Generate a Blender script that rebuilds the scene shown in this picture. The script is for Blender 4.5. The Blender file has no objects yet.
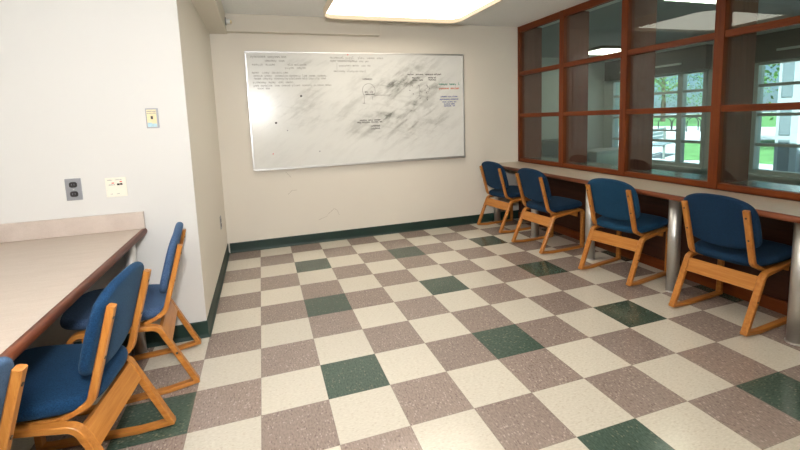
import bpy, bmesh, math, random
from mathutils import Vector, Matrix
random.seed(7)
S = bpy.context.scene
COL = S.collection
PI = math.pi
T = 0.3048                      # floor tile
# ------------------------------------------------------------ room measures
YB = -0.028                     # back wall
XL = -0.316                     # return wall on the left
YN = -1.847                     # near wall (faces the camera)
XW = -1.33                      # far left wall of the study nook
XR = 3.15                       # room face of the window wall
ZC = 2.375                      # ceiling
YE = -6.6                       # wall behind the camera
HC = 0.730                      # counter height

# ============================================================ materials
def new_mat(name):
    m = bpy.data.materials.new(name); m.use_nodes = True
    nt = m.node_tree
    b = nt.nodes['Principled BSDF']
    return m, nt, b
def N(nt, t, **k):
    n = nt.nodes.new(t)
    for a, v in k.items(): setattr(n, a, v)
    return n
def L(nt, a, b): nt.links.new(a, b)
def coords(nt, kind='Object', scale=(1, 1, 1), rot=(0, 0, 0)):
    tc = N(nt, 'ShaderNodeTexCoord'); src = tc.outputs[kind]
    if any(rot):
        m0 = N(nt, 'ShaderNodeMapping'); m0.inputs['Rotation'].default_value = rot
        L(nt, src, m0.inputs[0]); src = m0.outputs[0]
    mp = N(nt, 'ShaderNodeMapping'); mp.inputs['Scale'].default_value = scale
    L(nt, src, mp.inputs[0]); return mp.outputs[0]
def noise(nt, vec, scale, detail=3, rough=.55):
    n = N(nt, 'ShaderNodeTexNoise'); n.inputs['Scale'].default_value = scale
    n.inputs['Detail'].default_value = detail; n.inputs['Roughness'].default_value = rough
    L(nt, vec, n.inputs['Vector']); return n.outputs['Fac']
def ramp(nt, fac, stops, interp='LINEAR'):
    r = N(nt, 'ShaderNodeValToRGB'); cr = r.color_ramp; cr.interpolation = interp
    while len(cr.elements) < len(stops): cr.elements.new(.5)
    for e, (p, c) in zip(cr.elements, stops):
        e.position = p; e.color = (c[0], c[1], c[2], 1)
    L(nt, fac, r.inputs[0]); return r.outputs[0]
def bump(nt, b, h, strength=.1, dist=.002):
    n = N(nt, 'ShaderNodeBump'); n.inputs['Strength'].default_value = strength; n.inputs['Distance'].default_value = dist
    L(nt, h, n.inputs['Height']); L(nt, n.outputs[0], b.inputs['Normal'])
def mixc(nt, f, a, c, mode='MIX'):
    n = N(nt, 'ShaderNodeMix', data_type='RGBA', blend_type=mode)
    for sock, v in ((n.inputs[0], f), (n.inputs[6], a), (n.inputs[7], c)):
        if hasattr(v, 'default_value') or hasattr(v, 'links'): L(nt, v, sock)
        elif isinstance(v, (int, float)): sock.default_value = v
        else: sock.default_value = (*v, 1)
    return n.outputs[2]
def mth(nt, op, a, b=None, c=None):
    n = N(nt, 'ShaderNodeMath', operation=op)
    for i, v in enumerate((a, b, c)):
        if v is None: continue
        if isinstance(v, (int, float)): n.inputs[i].default_value = v
        else: L(nt, v, n.inputs[i])
    return n.outputs[0]

def flat(name, col, rough=.5, metal=0, var=.06, vscale=6, bstr=0, bscale=200, spec=.5):
    m, nt, b = new_mat(name)
    v = coords(nt)
    f = noise(nt, v, vscale)
    d = tuple(max(0, c * (1 - var)) for c in col); u = tuple(min(1, c * (1 + var)) for c in col)
    L(nt, ramp(nt, f, [(.3, d), (.7, u)]), b.inputs['Base Color'])
    b.inputs['Roughness'].default_value = rough; b.inputs['Metallic'].default_value = metal
    b.inputs['Specular IOR Level'].default_value = spec
    if bstr: bump(nt, b, noise(nt, v, bscale, 2), bstr, .001)
    return m
def emis(name, col, s):
    m, nt, b = new_mat(name)
    b.inputs['Base Color'].default_value = (*[min(1, c) for c in col], 1)
    b.inputs['Emission Color'].default_value = (*col, 1); b.inputs['Emission Strength'].default_value = s
    return m
def wood(name, dark, mid, light, axis='x', rough=.38, scale=1.0, coat=.0):
    m, nt, b = new_mat(name)
    sc = {'x': (1.2, 22, 22), 'y': (22, 1.2, 22), 'z': (22, 22, 1.2)}[axis]
    v = coords(nt, scale=tuple(s * scale for s in sc))
    f = noise(nt, v, 2.2, 6, .6)
    v2 = coords(nt, scale=tuple(s * scale * 5 for s in sc))
    f2 = noise(nt, v2, 3, 3, .6)
    ff = mth(nt, 'ADD', mth(nt, 'MULTIPLY', f, .7), mth(nt, 'MULTIPLY', f2, .3))
    L(nt, ramp(nt, ff, [(.33, dark), (.5, mid), (.68, light)]), b.inputs['Base Color'])
    b.inputs['Roughness'].default_value = rough; b.inputs['Specular IOR Level'].default_value = .22
    b.inputs['Coat Weight'].default_value = coat; b.inputs['Coat Roughness'].default_value = .15
    bump(nt, b, f2, .08, .0006)
    return m

M = {}
M['wall_flash'] = flat('wall_paint_flash_lit', (.655, .645, .62), .55, var=.012, vscale=1.2, bstr=.12, bscale=130)  # tone set apart from the other walls to imitate flash light on them
M['wall'] = flat('wall_paint', (.76, .715, .635), .55, var=.015, vscale=1.2, bstr=.12, bscale=130)
M['wall_side'] = M['wall']
M['soffit'] = flat('soffit_paint', (.70, .655, .57), .6, var=.015, vscale=1.2)
M['oak'] = wood('oak_bentwood', (.32, .112, .020), (.43, .165, .032), (.51, .225, .052), 'x', .36, coat=.15)
M['oak_up'] = wood('oak_bentwood_upright', (.32, .112, .020), (.43, .165, .032), (.51, .225, .052), 'z', .36, coat=.15)
M['oak_y'] = wood('oak_board', (.36, .13, .023), (.45, .178, .036), (.53, .235, .056), 'y', .36, coat=.15)
M['cherry_y'] = wood('cherry_frame_rail', (.090, .017, .003), (.145, .030, .005), (.18, .043, .008), 'y', .42, .8)
M['cherry_z'] = wood('cherry_frame_post', (.090, .017, .003), (.145, .030, .005), (.18, .043, .008), 'z', .42, .8)
M['edge'] = wood('counter_edge_wood', (.11, .027, .010), (.165, .045, .018), (.22, .070, .030), 'y', .42, .8, coat=0)
M['fin'] = wood('mullion_panel_wood', (.12, .036, .023), (.17, .053, .034), (.21, .070, .046), 'z', .5, 1.0)
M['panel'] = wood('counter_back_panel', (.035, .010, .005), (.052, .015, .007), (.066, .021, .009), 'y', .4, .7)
M['steel'] = flat('brushed_steel', (.66, .65, .63), .38, .9, var=.06, vscale=3)
M['alu'] = flat('anodised_aluminium', (.62, .62, .62), .35, .9, var=.04)
M['plate_metal'] = flat('plate_metal', (.34, .35, .38), .4, .7, var=.04)
M['chrome'] = flat('bolt_metal', (.60, .60, .60), .3, .9, var=.04)
M['blackbolt'] = flat('bolt_dark', (.03, .025, .02), .45, .3, var=.04)
M['black'] = flat('receptacle_black', (.015, .012, .012), .4, var=.1)
M['cream_plastic'] = flat('cream_plastic', (.80, .77, .66), .4, var=.02)
M['white_plastic'] = flat('white_plastic', (.82, .82, .80), .4, var=.02)
M['red'] = flat('red_mark', (.75, .06, .04), .5, var=.02)
M['bluep'] = flat('pale_blue_print', (.42, .62, .70), .5, var=.1, vscale=80)
M['yellowp'] = flat('pale_yellow_print', (.78, .66, .40), .5, var=.05, vscale=60)
M['greyink'] = flat('grey_ink', (.20, .20, .24), .6, var=.02)
M['grey'] = flat('grey_case', (.20, .21, .20), .5, var=.05)
M['winframe'] = flat('window_frame_paint', (.52, .54, .50), .45, var=.04)
M['valance'] = flat('blind_box', (.06, .058, .045), .6, var=.08)
M['farwall'] = flat('far_room_paint', (.55, .56, .51), .6, var=.02)
M['farceil'] = flat('far_room_ceiling', (.30, .32, .31), .8, var=.05, vscale=3)
M['farfloor'] = flat('far_room_carpet', (.10, .11, .12), .9, var=.15, vscale=20)
M['ledge'] = flat('ledge_laminate', (.10, .11, .11), .18, var=.08)
M['fixture_rim'] = emis('fixture_cover_rim', (1.0, .80, .54), .22)
M['fixture_rim'].node_tree.nodes['Principled BSDF'].inputs['Base Color'].default_value = (.20, .16, .11, 1)
M['lawn'] = flat('lawn_grass', (.12, .27, .09), .9, var=.3, vscale=3)
M['concrete'] = flat('concrete_path', (.62, .62, .64), .85, var=.08, vscale=1)
M['stone'] = flat('post_painted', (.62, .66, .70), .6, var=.04)
M['stone_grey'] = flat('post_panel', (.28, .33, .37), .6, var=.04)
M['bark'] = flat('tree_bark', (.10, .07, .05), .9, var=.3, vscale=12)
M['ink'] = flat('marker_ink_black', (.055, .05, .05), .5, var=.05)
M['ink_soft'] = flat('marker_ink_worn', (.27, .265, .25), .5, var=.05)
M['ink_green'] = flat('marker_ink_green', (.06, .33, .22), .5, var=.05)
M['ink_red'] = flat('marker_ink_red', (.72, .16, .07), .5, var=.05)
M['ink_blue'] = flat('marker_ink_blue', (.10, .14, .42), .5, var=.05)

# base moulding, dark green vinyl
M['base'] = flat('green_vinyl_base', (.006, .027, .020), .5, var=.15, vscale=8)

# fabric
def fabric(name, a, c):
    m, nt, b = new_mat(name)
    v = coords(nt)
    f = noise(nt, v, 240, 2, .7)
    f1 = noise(nt, v, 9, 2)
    c1 = ramp(nt, f, [(.32, a), (.68, c)])
    L(nt, mixc(nt, mth(nt, 'MULTIPLY', f1, .25), c1, tuple(x * .6 for x in a)), b.inputs['Base Color'])
    b.inputs['Roughness'].default_value = .92
    b.inputs['Specular IOR Level'].default_value = .15
    b.inputs['Sheen Weight'].default_value = .12; b.inputs['Sheen Roughness'].default_value = .5
    b.inputs['Sheen Tint'].default_value = (.3, .55, .8, 1)
    bump(nt, b, f, .35, .0015)
    return m
M['fabric'] = fabric('blue_wool_fabric', (.0025, .012, .034), (.008, .036, .084))
M['fabric_worn'] = fabric('blue_wool_fabric_pale', (.022, .048, .110), (.068, .115, .210))

# ceiling: rough acoustic
def ceiling_mat():
    m, nt, b = new_mat('acoustic_ceiling')
    v = coords(nt)
    f = noise(nt, v, 150, 3, .7)
    L(nt, ramp(nt, f, [(.35, (.78, .79, .78)), (.65, (.92, .93, .92))]), b.inputs['Base Color'])
    b.inputs['Roughness'].default_value = .95
    bump(nt, b, f, .8, .006)
    return m
M['ceiling'] = ceiling_mat()

# laminate
def laminate(name, a, c, axis):
    m, nt, b = new_mat(name)
    sc = (60, 6, 6) if axis == 'y' else (6, 60, 6)
    f = noise(nt, coords(nt, scale=sc), 1.5, 4, .6)
    f2 = noise(nt, coords(nt), 350, 2, .5)
    ff = mth(nt, 'ADD', mth(nt, 'MULTIPLY', f, .5), mth(nt, 'MULTIPLY', f2, .5))
    L(nt, ramp(nt, ff, [(.35, a), (.65, c)]), b.inputs['Base Color'])
    b.inputs['Roughness'].default_value = .35
    return m
M['lam'] = laminate('counter_laminate', (.41, .335, .272), (.49, .415, .35), 'x')
M['lam_side'] = laminate('splash_laminate', (.47, .39, .34), (.58, .50, .44), 'x')
M['lam_r'] = laminate('counter_laminate_right', (.42, .345, .265), (.52, .44, .35), 'x')

# floor: checkered composition tile, every third tile green
def floor_mat():
    m, nt, b = new_mat('checkered_floor_tile')
    tc = N(nt, 'ShaderNodeTexCoord')
    sx = N(nt, 'ShaderNodeSeparateXYZ'); L(nt, tc.outputs['Object'], sx.inputs[0])
    u = mth(nt, 'DIVIDE', sx.outputs[0], T); w = mth(nt, 'DIVIDE', sx.outputs[1], -T)
    i = mth(nt, 'FLOOR', u); r = mth(nt, 'FLOOR', w)
    par = mth(nt, 'FLOORED_MODULO', mth(nt, 'ADD', i, r), 2)
    g = mth(nt, 'MULTIPLY', mth(nt, 'COMPARE', mth(nt, 'FLOORED_MODULO', i, 3), 1, .1),
            mth(nt, 'COMPARE', mth(nt, 'FLOORED_MODULO', r, 3), 2, .1))
    comb = N(nt, 'ShaderNodeCombineXYZ'); L(nt, i, comb.inputs[0]); L(nt, r, comb.inputs[1])
    wn = N(nt, 'ShaderNodeTexWhiteNoise', noise_dimensions='2D'); L(nt, comb.outputs[0], wn.inputs[0])
    # flecks: stretched, direction changes per tile
    ang = mth(nt, 'MULTIPLY', par, PI / 2)
    vr = N(nt, 'ShaderNodeVectorRotate', rotation_type='Z_AXIS'); L(nt, tc.outputs['Object'], vr.inputs['Vector']); L(nt, ang, vr.inputs['Angle'])
    def mp(s):
        n = N(nt, 'ShaderNodeMapping'); n.inputs['Scale'].default_value = s; L(nt, vr.outputs[0], n.inputs[0]); return n.outputs[0]
    f1 = noise(nt, mp((60, 130, 60)), 1.0, 3, .6)
    vo = N(nt, 'ShaderNodeTexVoronoi'); vo.inputs['Scale'].default_value = 1; L(nt, mp((70, 120, 70)), vo.inputs['Vector'])
    vsel = N(nt, 'ShaderNodeSeparateXYZ'); L(nt, vo.outputs['Color'], vsel.inputs[0])
    near = mth(nt, 'LESS_THAN', vo.outputs['Distance'], .42)
    lightf = mth(nt, 'MULTIPLY', near, mth(nt, 'GREATER_THAN', vsel.outputs[0], .86))
    darkf = mth(nt, 'MULTIPLY', near, mth(nt, 'LESS_THAN', vsel.outputs[0], .13))
    cream = ramp(nt, f1, [(.3, (.60, .55, .455)), (.7, (.73, .685, .585))])
    taupe = ramp(nt, f1, [(.3, (.215, .162, .136)), (.7, (.355, .285, .248))])
    green = ramp(nt, f1, [(.3, (.030, .055, .040)), (.7, (.085, .125, .098))])
    taupe2 = mixc(nt, mth(nt, 'MULTIPLY', lightf, .6), taupe, (.56, .47, .40))
    taupe3 = mixc(nt, mth(nt, 'MULTIPLY', darkf, .6), taupe2, (.13, .085, .07))
    cream2 = mixc(nt, mth(nt, 'MULTIPLY', darkf, .35), cream, (.46, .37, .27))
    green2 = mixc(nt, mth(nt, 'MULTIPLY', lightf, .45), green, (.26, .25, .18))
    c = mixc(nt, par, cream2, taupe3)
    c = mixc(nt, g, c, green2)
    # per tile tone
    tone = mth(nt, 'ADD', mth(nt, 'MULTIPLY', wn.outputs[0], .10), .93)
    cb = N(nt, 'ShaderNodeCombineXYZ')
    for k in range(3): L(nt, tone, cb.inputs[k])
    c = mixc(nt, 1.0, c, cb.outputs[0], 'MULTIPLY')
    # seams
    def seam(x):
        fr = mth(nt, 'FRACT', x); d = mth(nt, 'MINIMUM', fr, mth(nt, 'SUBTRACT', 1, fr))
        return mth(nt, 'LESS_THAN', d, .0035)
    sm = mth(nt, 'MAXIMUM', seam(u), seam(w))
    c = mixc(nt, mth(nt, 'MULTIPLY', sm, .55), c, (.16, .12, .09))
    L(nt, c, b.inputs['Base Color'])
    wear = noise(nt, tc.outputs['Object'], 1.7, 4, .6)
    L(nt, mth(nt, 'ADD', mth(nt, 'MULTIPLY', wear, .12), .10), b.inputs['Roughness'])
    b.inputs['Specular IOR Level'].default_value = .5
    bump(nt, b, noise(nt, tc.outputs['Object'], 28, 2), .03, .002)
    return m
M['floor'] = floor_mat()

# glass: thin pane, clear with Fresnel reflection
def glass_mat(name, tint, boost=1.0):
    m = bpy.data.materials.new(name); m.use_nodes = True; nt = m.node_tree; nt.nodes.clear()
    out = N(nt, 'ShaderNodeOutputMaterial'); tr = N(nt, 'ShaderNodeBsdfTransparent'); gl = N(nt, 'ShaderNodeBsdfGlossy')
    tr.inputs[0].default_value = (*tint, 1); gl.inputs['Roughness'].default_value = 0.0; gl.inputs[0].default_value = (1, 1, 1, 1)
    ge = N(nt, 'ShaderNodeNewGeometry')
    dp = N(nt, 'ShaderNodeVectorMath', operation='DOT_PRODUCT'); L(nt, ge.outputs['Normal'], dp.inputs[0]); L(nt, ge.outputs['Incoming'], dp.inputs[1])
    a = mth(nt, 'ABSOLUTE', dp.outputs['Value'])
    f = mth(nt, 'POWER', mth(nt, 'SUBTRACT', 1.0, a), 5.0)
    f = mth(nt, 'ADD', mth(nt, 'MULTIPLY', f, .80), .045 * boost)
    mx = N(nt, 'ShaderNodeMixShader'); L(nt, f, mx.inputs[0]); L(nt, tr.outputs[0], mx.inputs[1]); L(nt, gl.outputs[0], mx.inputs[2])
    L(nt, mx.outputs[0], out.inputs[0]); return m
M['glass'] = glass_mat('interior_glazing', (.88, .965, .95), .75)
M['glass_out'] = glass_mat('exterior_glazing', (.88, .97, .98))

# whiteboard: enamel with eraser smears
def board_mat():
    m, nt, b = new_mat('whiteboard_enamel')
    tc = N(nt, 'ShaderNodeTexCoord'); o = tc.outputs['Object']
    sx = N(nt, 'ShaderNodeSeparateXYZ'); L(nt, o, sx.inputs[0])
    def blob(cx, cz, rx, rz, ang=0):
        x = mth(nt, 'SUBTRACT', sx.outputs[0], cx); z = mth(nt, 'SUBTRACT', sx.outputs[2], cz)
        ca, sa = math.cos(ang), math.sin(ang)
        u = mth(nt, 'ADD', mth(nt, 'MULTIPLY', x, ca / rx), mth(nt, 'MULTIPLY', z, sa / rx))
        v = mth(nt, 'ADD', mth(nt, 'MULTIPLY', x, -sa / rz), mth(nt, 'MULTIPLY', z, ca / rz))
        d = mth(nt, 'ADD', mth(nt, 'MULTIPLY', u, u), mth(nt, 'MULTIPLY', v, v))
        return mth(nt, 'MAXIMUM', mth(nt, 'SUBTRACT', 1.0, mth(nt, 'SQRT', d)), 0.0)
    # swirled streaks
    def st(scale, rot, sc, lo, hi):
        f = noise(nt, coords(nt, scale=scale, rot=rot), sc, 5, .65)
        r = N(nt, 'ShaderNodeMapRange'); r.inputs[1].default_value = lo; r.interpolation_type = 'SMOOTHSTEP'; r.inputs[2].default_value = hi; r.clamp = True
        L(nt, f, r.inputs[0]); return r.outputs[0]
    s1 = st((1, 1, 4.2), (0, .62, 0), 3.4, .46, .66)
    s2 = st((1.0, 1, 6), (0, -.2, 0), 2.6, .48, .70)
    s3 = st((2, 1, 3), (0, .9, 0), 7, .40, .70)
    k = None
    # (cx, cz, rx, rz, angle, weight) in board space: dark patches where ink was smeared
    for cx, cz, rx, rz, an, wt in [(1.64, 1.70, .17, .11, .35, .85), (1.55, 1.71, .30, .06, .1, .8), (1.72, 1.76, .50, .22, .35, .55), (1.39, 1.365, .22, .06, 0, .95),
                                  (1.42, 1.32, .30, .20, 0, .45), (1.80, 1.50, .05, .32, -.55, .9), (1.95, 1.60, .42, .07, .6, 1.0),
                                  (1.6, 1.50, .80, .60, .3, .55), (1.85, 1.32, .5, .25, .2, .45), (.66, 1.62, .22, .20, .6, .45), (.42, 1.45, .40, .26, .2, .34),
                                  (.72, 1.36, .60, .18, .1, .32), (1.85, 1.20, .62, .22, .1, .42), (1.1, 1.2, .5, .12, .05, .34), (.6, 1.93, .35, .05, 0, .42),
                                  (1.75, 1.86, .42, .09, .4, .45), (1.2, 1.55, .5, .4, .9, .22)]:
        t = mth(nt, 'MULTIPLY', blob(cx, cz, rx, rz, an), wt)
        k = t if k is None else mth(nt, 'ADD', k, t)
    streak = mth(nt, 'ADD', mth(nt, 'MULTIPLY', s1, .62), mth(nt, 'ADD', mth(nt, 'MULTIPLY', s2, .38), mth(nt, 'MULTIPLY', s3, .25)))
    sm = mth(nt, 'MULTIPLY', mth(nt, 'MULTIPLY', k, .60), mth(nt, 'ADD', streak, .22))
    sm = mth(nt, 'ADD', sm, mth(nt, 'MULTIPLY', s1, .05))
    sm = mth(nt, 'MINIMUM', sm, .85)
    L(nt, mixc(nt, sm, (.76, .77, .75), (.115, .12, .105)), b.inputs['Base Color'])
    b.inputs['Roughness'].default_value = .23
    b.inputs['Specular IOR Level'].default_value = .55
    return m
M['board'] = board_mat()

def leaf_mat():
    m, nt, b = new_mat('tree_leaves')
    f = noise(nt, coords(nt), 1.5, 3)
    L(nt, ramp(nt, f, [(.3, (.035, .13, .03)), (.7, (.16, .34, .08))]), b.inputs['Base Color'])
    b.inputs['Roughness'].default_value = .6
    return m
M['leaf'] = leaf_mat()

# ============================================================ mesh helpers
def mesh_obj(name, bm, mat, parent=None, smooth=False, recalc=True):
    if recalc: bmesh.ops.recalc_face_normals(bm, faces=bm.faces)
    me = bpy.data.meshes.new(name); bm.to_mesh(me); bm.free()
    if smooth:
        for p in me.polygons: p.use_smooth = True
    if mat: me.materials.append(mat)
    o = bpy.data.objects.new(name, me); COL.objects.link(o)
    if parent: o.parent = parent
    return o
def box(bm, x0, x1, y0, y1, z0, z1, bev=0):
    r = bmesh.ops.create_cube(bm, size=1)
    vs = r['verts']
    for v in vs:
        v.co = Vector(((x0 + x1) / 2 + v.co.x * (x1 - x0), (y0 + y1) / 2 + v.co.y * (y1 - y0), (z0 + z1) / 2 + v.co.z * (z1 - z0)))
    if bev:
        es = {e for v in vs for e in v.link_edges}
        bmesh.ops.bevel(bm, geom=list(es), offset=bev, segments=2, affect='EDGES', profile=.5)
def boxo(name, mat, dims, parent=None, bev=0):
    bm = bmesh.new(); box(bm, *dims, bev=bev); return mesh_obj(name, bm, mat, parent)
def cyl(bm, c, r, h, axis='z', seg=24, r2=None):
    m = Matrix.Translation(Vector(c))
    if axis == 'x': m = m @ Matrix.Rotation(PI / 2, 4, 'Y')
    if axis == 'y': m = m @ Matrix.Rotation(PI / 2, 4, 'X')
    bmesh.ops.create_cone(bm, cap_ends=True, segments=seg, radius1=r, radius2=r if r2 is None else r2, depth=h, matrix=m)
def smooth_sides(o):
    for p in o.data.polygons: p.use_smooth = len(p.vertices) == 4
def empty(name, loc=(0, 0, 0), rz=0, label=None, cat=None, group=None):
    o = bpy.data.objects.new(name, None); COL.objects.link(o); o.location = loc; o.rotation_euler = (0, 0, rz)
    o.empty_display_size = .1
    if label: tag(o, label, cat, group)
    return o
def tag(o, label, cat, group=None):
    o['label'] = label; o['category'] = cat
    if group: o['group'] = group
    return o
def struct(o): o['kind'] = 'structure'; return o

def fillet(pts, rad, closed=False, seg=6):
    """round the corners of a 2D polyline"""
    n = len(pts); out = []
    for i, p in enumerate(pts):
        r = rad[i] if isinstance(rad, (list, tuple)) else rad
        if (not closed and i in (0, n - 1)) or r <= 0: out.append(tuple(p)); continue
        P = Vector(p); A = Vector(pts[i - 1]); B = Vector(pts[(i + 1) % n])
        a = (A - P).normalized(); b = (B - P).normalized()
        th = a.angle(b); d = min(r / math.tan(th / 2), (A - P).length * .49, (B - P).length * .49)
        rr = d * math.tan(th / 2)
        c = P + (a + b).normalized() * (rr / math.sin(th / 2))
        s0 = P + a * d - c; s1 = P + b * d - c
        t0 = math.atan2(s0.y, s0.x); t1 = math.atan2(s1.y, s1.x); dt = (t1 - t0 + PI) % (2 * PI) - PI
        for k in range(seg + 1):
            t = t0 + dt * k / seg; out.append((c.x + rr * math.cos(t), c.y + rr * math.sin(t)))
    return out
def sweep_xz(bm, path, yc, w, t, ch=.003, closed=False):
    """bent strip: path in x,z, width w along y, thickness t in plane, chamfered section"""
    prof = [(-t/2 + ch, -w/2), (t/2 - ch, -w/2), (t/2, -w/2 + ch), (t/2, w/2 - ch), (t/2 - ch, w/2), (-t/2 + ch, w/2), (-t/2, w/2 - ch), (-t/2, -w/2 + ch)]
    n = len(path); rings = []
    for i in range(n):
        P = Vector(path[i])
        if closed: A = Vector(path[i - 1]); B = Vector(path[(i + 1) % n])
        else: A = Vector(path[max(i - 1, 0)]); B = Vector(path[min(i + 1, n - 1)])
        d1 = (P - A); d2 = (B - P)
        if d1.length < 1e-7: d1 = d2
        if d2.length < 1e-7: d2 = d1
        d1 = d1.normalized(); d2 = d2.normalized()
        d = (d1 + d2).normalized(); nrm = Vector((-d.y, d.x)); k = 1 / max(.5, d.dot(d1))
        rings.append([bm.verts.new((P.x + nrm.x * a * k, yc + b, P.y + nrm.y * a * k)) for a, b in prof])
    m = len(prof)
    for i in range(n if closed else n - 1):
        r0 = rings[i]; r1 = rings[(i + 1) % n]
        for j in range(m): bm.faces.new((r0[j], r0[(j + 1) % m], r1[(j + 1) % m], r1[j]))
    if not closed:
        bm.faces.new(rings[0][::-1]); bm.faces.new(rings[-1])
def tube(bm, pts, r, seg=8):
    rings = []
    for i, p in enumerate(pts):
        P = Vector(p); A = Vector(pts[max(i-1, 0)]); B = Vector(pts[min(i+1, len(pts)-1)])
        d = (B - A).normalized(); u = d.cross(Vector((0, 0, 1)) if abs(d.z) < .9 else Vector((1, 0, 0))).normalized(); v = d.cross(u)
        rings.append([bm.verts.new(P + (u * math.cos(2*PI*k/seg) + v * math.sin(2*PI*k/seg)) * r) for k in range(seg)])
    for a, b in zip(rings, rings[1:]):
        for k in range(seg): bm.faces.new((a[k], a[(k+1) % seg], b[(k+1) % seg], b[k]))
    bm.faces.new(rings[0][::-1]); bm.faces.new(rings[-1])
def cushion(bm, outline, t, crown, deform):
    """upholstered pad: outline [(a,b)], thickness t; deform(a,b,c)->Vector"""
    ca = sum(p[0] for p in outline) / len(outline); cb = sum(p[1] for p in outline) / len(outline)
    e = t * .48; mx = max(math.hypot(p[0] - ca, p[1] - cb) for p in outline)
    prof = []          # (inset in metres or scale, height)
    for s in (.25, .5, .7, .84): prof.append((s, None, t/2 + crown * (1 - s * s)))
    for k in range(5):
        a = PI / 2 * k / 4
        prof.append((None, e * (1 - math.sin(a)), e * math.cos(a) + (t/2 - e)))
    low = [(s, ins, -z if s is None else -t/2) for s, ins, z in prof[:-1]][::-1]
    layers = prof + low
    rings = []
    for s, ins, z in layers:
        ring = []
        for a, b in outline:
            da, db = a - ca, b - cb; r = math.hypot(da, db)
            sc = s * (1 - e / mx) if s is not None else (r - ins) / r
            zz = z
            if s is None and z > 0:  # blend the crown to the edge
                zz = z
            ring.append(bm.verts.new(deform(ca + da * sc, cb + db * sc, zz)))
        rings.append(ring)
    n = len(outline)
    for r0, r1 in zip(rings, rings[1:]):
        for j in range(n): bm.faces.new((r0[j], r0[(j+1) % n], r1[(j+1) % n], r1[j]))
    c0 = bm.verts.new(deform(ca, cb, t/2 + crown)); c1 = bm.verts.new(deform(ca, cb, -t/2))
    for j in range(n):
        bm.faces.new((rings[0][(j+1) % n], rings[0][j], c0)); bm.faces.new((rings[-1][j], rings[-1][(j+1) % n], c1))

# ============================================================ the setting
f_ = struct(boxo('floor', M['floor'], (-1.5, XR + .03, YE, 0.06, -.08, 0)))
# ceiling
struct(boxo('ceiling', M['ceiling'], (-1.5, XR + .35, YE - .1, .1, ZC, ZC + .1)))
struct(boxo('wall_back', M['wall'], (XL - .1, XR + .32, YB, YB + .12, 0, ZC)))
# block behind near wall: wall_near faces the camera, wall_return faces right
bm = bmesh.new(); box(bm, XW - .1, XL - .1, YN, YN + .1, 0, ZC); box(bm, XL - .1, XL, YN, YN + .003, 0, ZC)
struct(mesh_obj('wall_near', bm, M['wall_flash']))
struct(boxo('wall_return', M['wall'], (XL - .1, XL, YN + .003, YB, 0, ZC)))
struct(boxo('wall_left', M['wall_flash'], (XW - .1, XW, YE, YN, 0, ZC)))
struct(boxo('wall_front', M['wall'], (XW - .1, XR + .1, YE - .1, YE, 0, ZC)))
struct(boxo('wall_right', M['wall'], (XR, XR + .1, YE, -4.97, 0, ZC)))
# soffits
struct(boxo('trim_1', M['soffit'], (XL, -.155, YN - .0, YB, 2.20, ZC)))
struct(boxo('trim_2', M['soffit'], (-.155, 1.375, YB - .095, YB, 2.212, ZC)))

# baseboards: vinyl cove with a toe that sweeps out
def base_run(name, pts):
    """pts along floor; profile stands to the left side of travel"""
    prof = [(.0, .104), (.004, .104), (.006, .098), (.006, .022), (.010, .008), (.018, .0), (0, 0)]
    bm = bmesh.new(); rings = []
    n = len(pts)
    for i, p in enumerate(pts):
        P = Vector(p); A = Vector(pts[max(i-1, 0)]); B = Vector(pts[min(i+1, n-1)])
        d1 = (P - A).normalized() if i else (B - P).normalized(); d2 = (B - P).normalized() if i < n-1 else d1
        d = (d1 + d2).normalized(); nn = Vector((-d.y, d.x)); k = 1 / max(.4, d.dot(d1))
        rings.append([bm.verts.new((P.x + nn.x * a * k, P.y + nn.y * a * k, z)) for a, z in prof])
    m = len(prof)
    for r0, r1 in zip(rings, rings[1:]):
        for j in range(m): bm.faces.new((r0[j], r0[(j+1) % m], r1[(j+1) % m], r1[j]))
    bm.faces.new(rings[0][::-1]); bm.faces.new(rings[-1])
    return struct(mesh_obj(name, bm, M['base']))
base_run('baseboard_back', [(XR, YB), (XL + .02, YB)])
corner = [(XL + .0, YB)] + [(XL, YN)] + [(XW, YN)]
def rev_run(name, pts):
    return base_run(name, pts[::-1])
rev = corner[::-1]
# travel so that the room lies on the left of travel
base_run('baseboard_return', [(x, y) for x, y in corner])

# ------------------------------------------------------------ window wall
W1 = empty('window_1', (0, 0, 0)); struct(W1)
MY = [(-.06, .0 + YB), (-.80, -.866), (-1.62, -1.688), (-2.44, -2.508), (-3.26, -3.328), (-4.08, -4.148), (-4.90, -4.97)]
mull = [(-.060, YB - .001)] + [(b, a) for a, b in MY[1:]]
ZB, ZTOP = HC + .002, ZC
RAILS = [(ZB, .778), (1.282, 1.328), (1.788, 1.836), (2.305, ZTOP)]
XG = XR + .026
for i, (y0, y1) in enumerate(mull):
    boxo('mullion', M['cherry_z'], (XR - .006, XG + .02, y0, y1, ZB, ZTOP - .001), W1, bev=.003)
for (ya, yb) in zip(mull, mull[1:]):
    for z0, z1 in RAILS:
        boxo('rail', M['cherry_y'], (XR, XG + .02, yb[1], ya[0], z0, z1 - .0005), W1, bev=.003)
    for (a, b) in zip(RAILS, RAILS[1:]):
        y0, y1 = yb[1] - .006, ya[0] + .006
        boxo('pane', M['glass'], (XG + .004, XG + .010, y0, y1, a[1] - .006, b[0] + .006), W1)
for i, (y0, y1) in enumerate(mull):
    yf0, yf1 = (y1 - .045, y1 - .008) if i else (-.068, -.035)
    yc = y0 + .012
    boxo('side_panel', M['fin'], (XG + .021, 3.476, y0 + .006, y0 + .040, .768, ZTOP - .002), W1)
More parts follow.
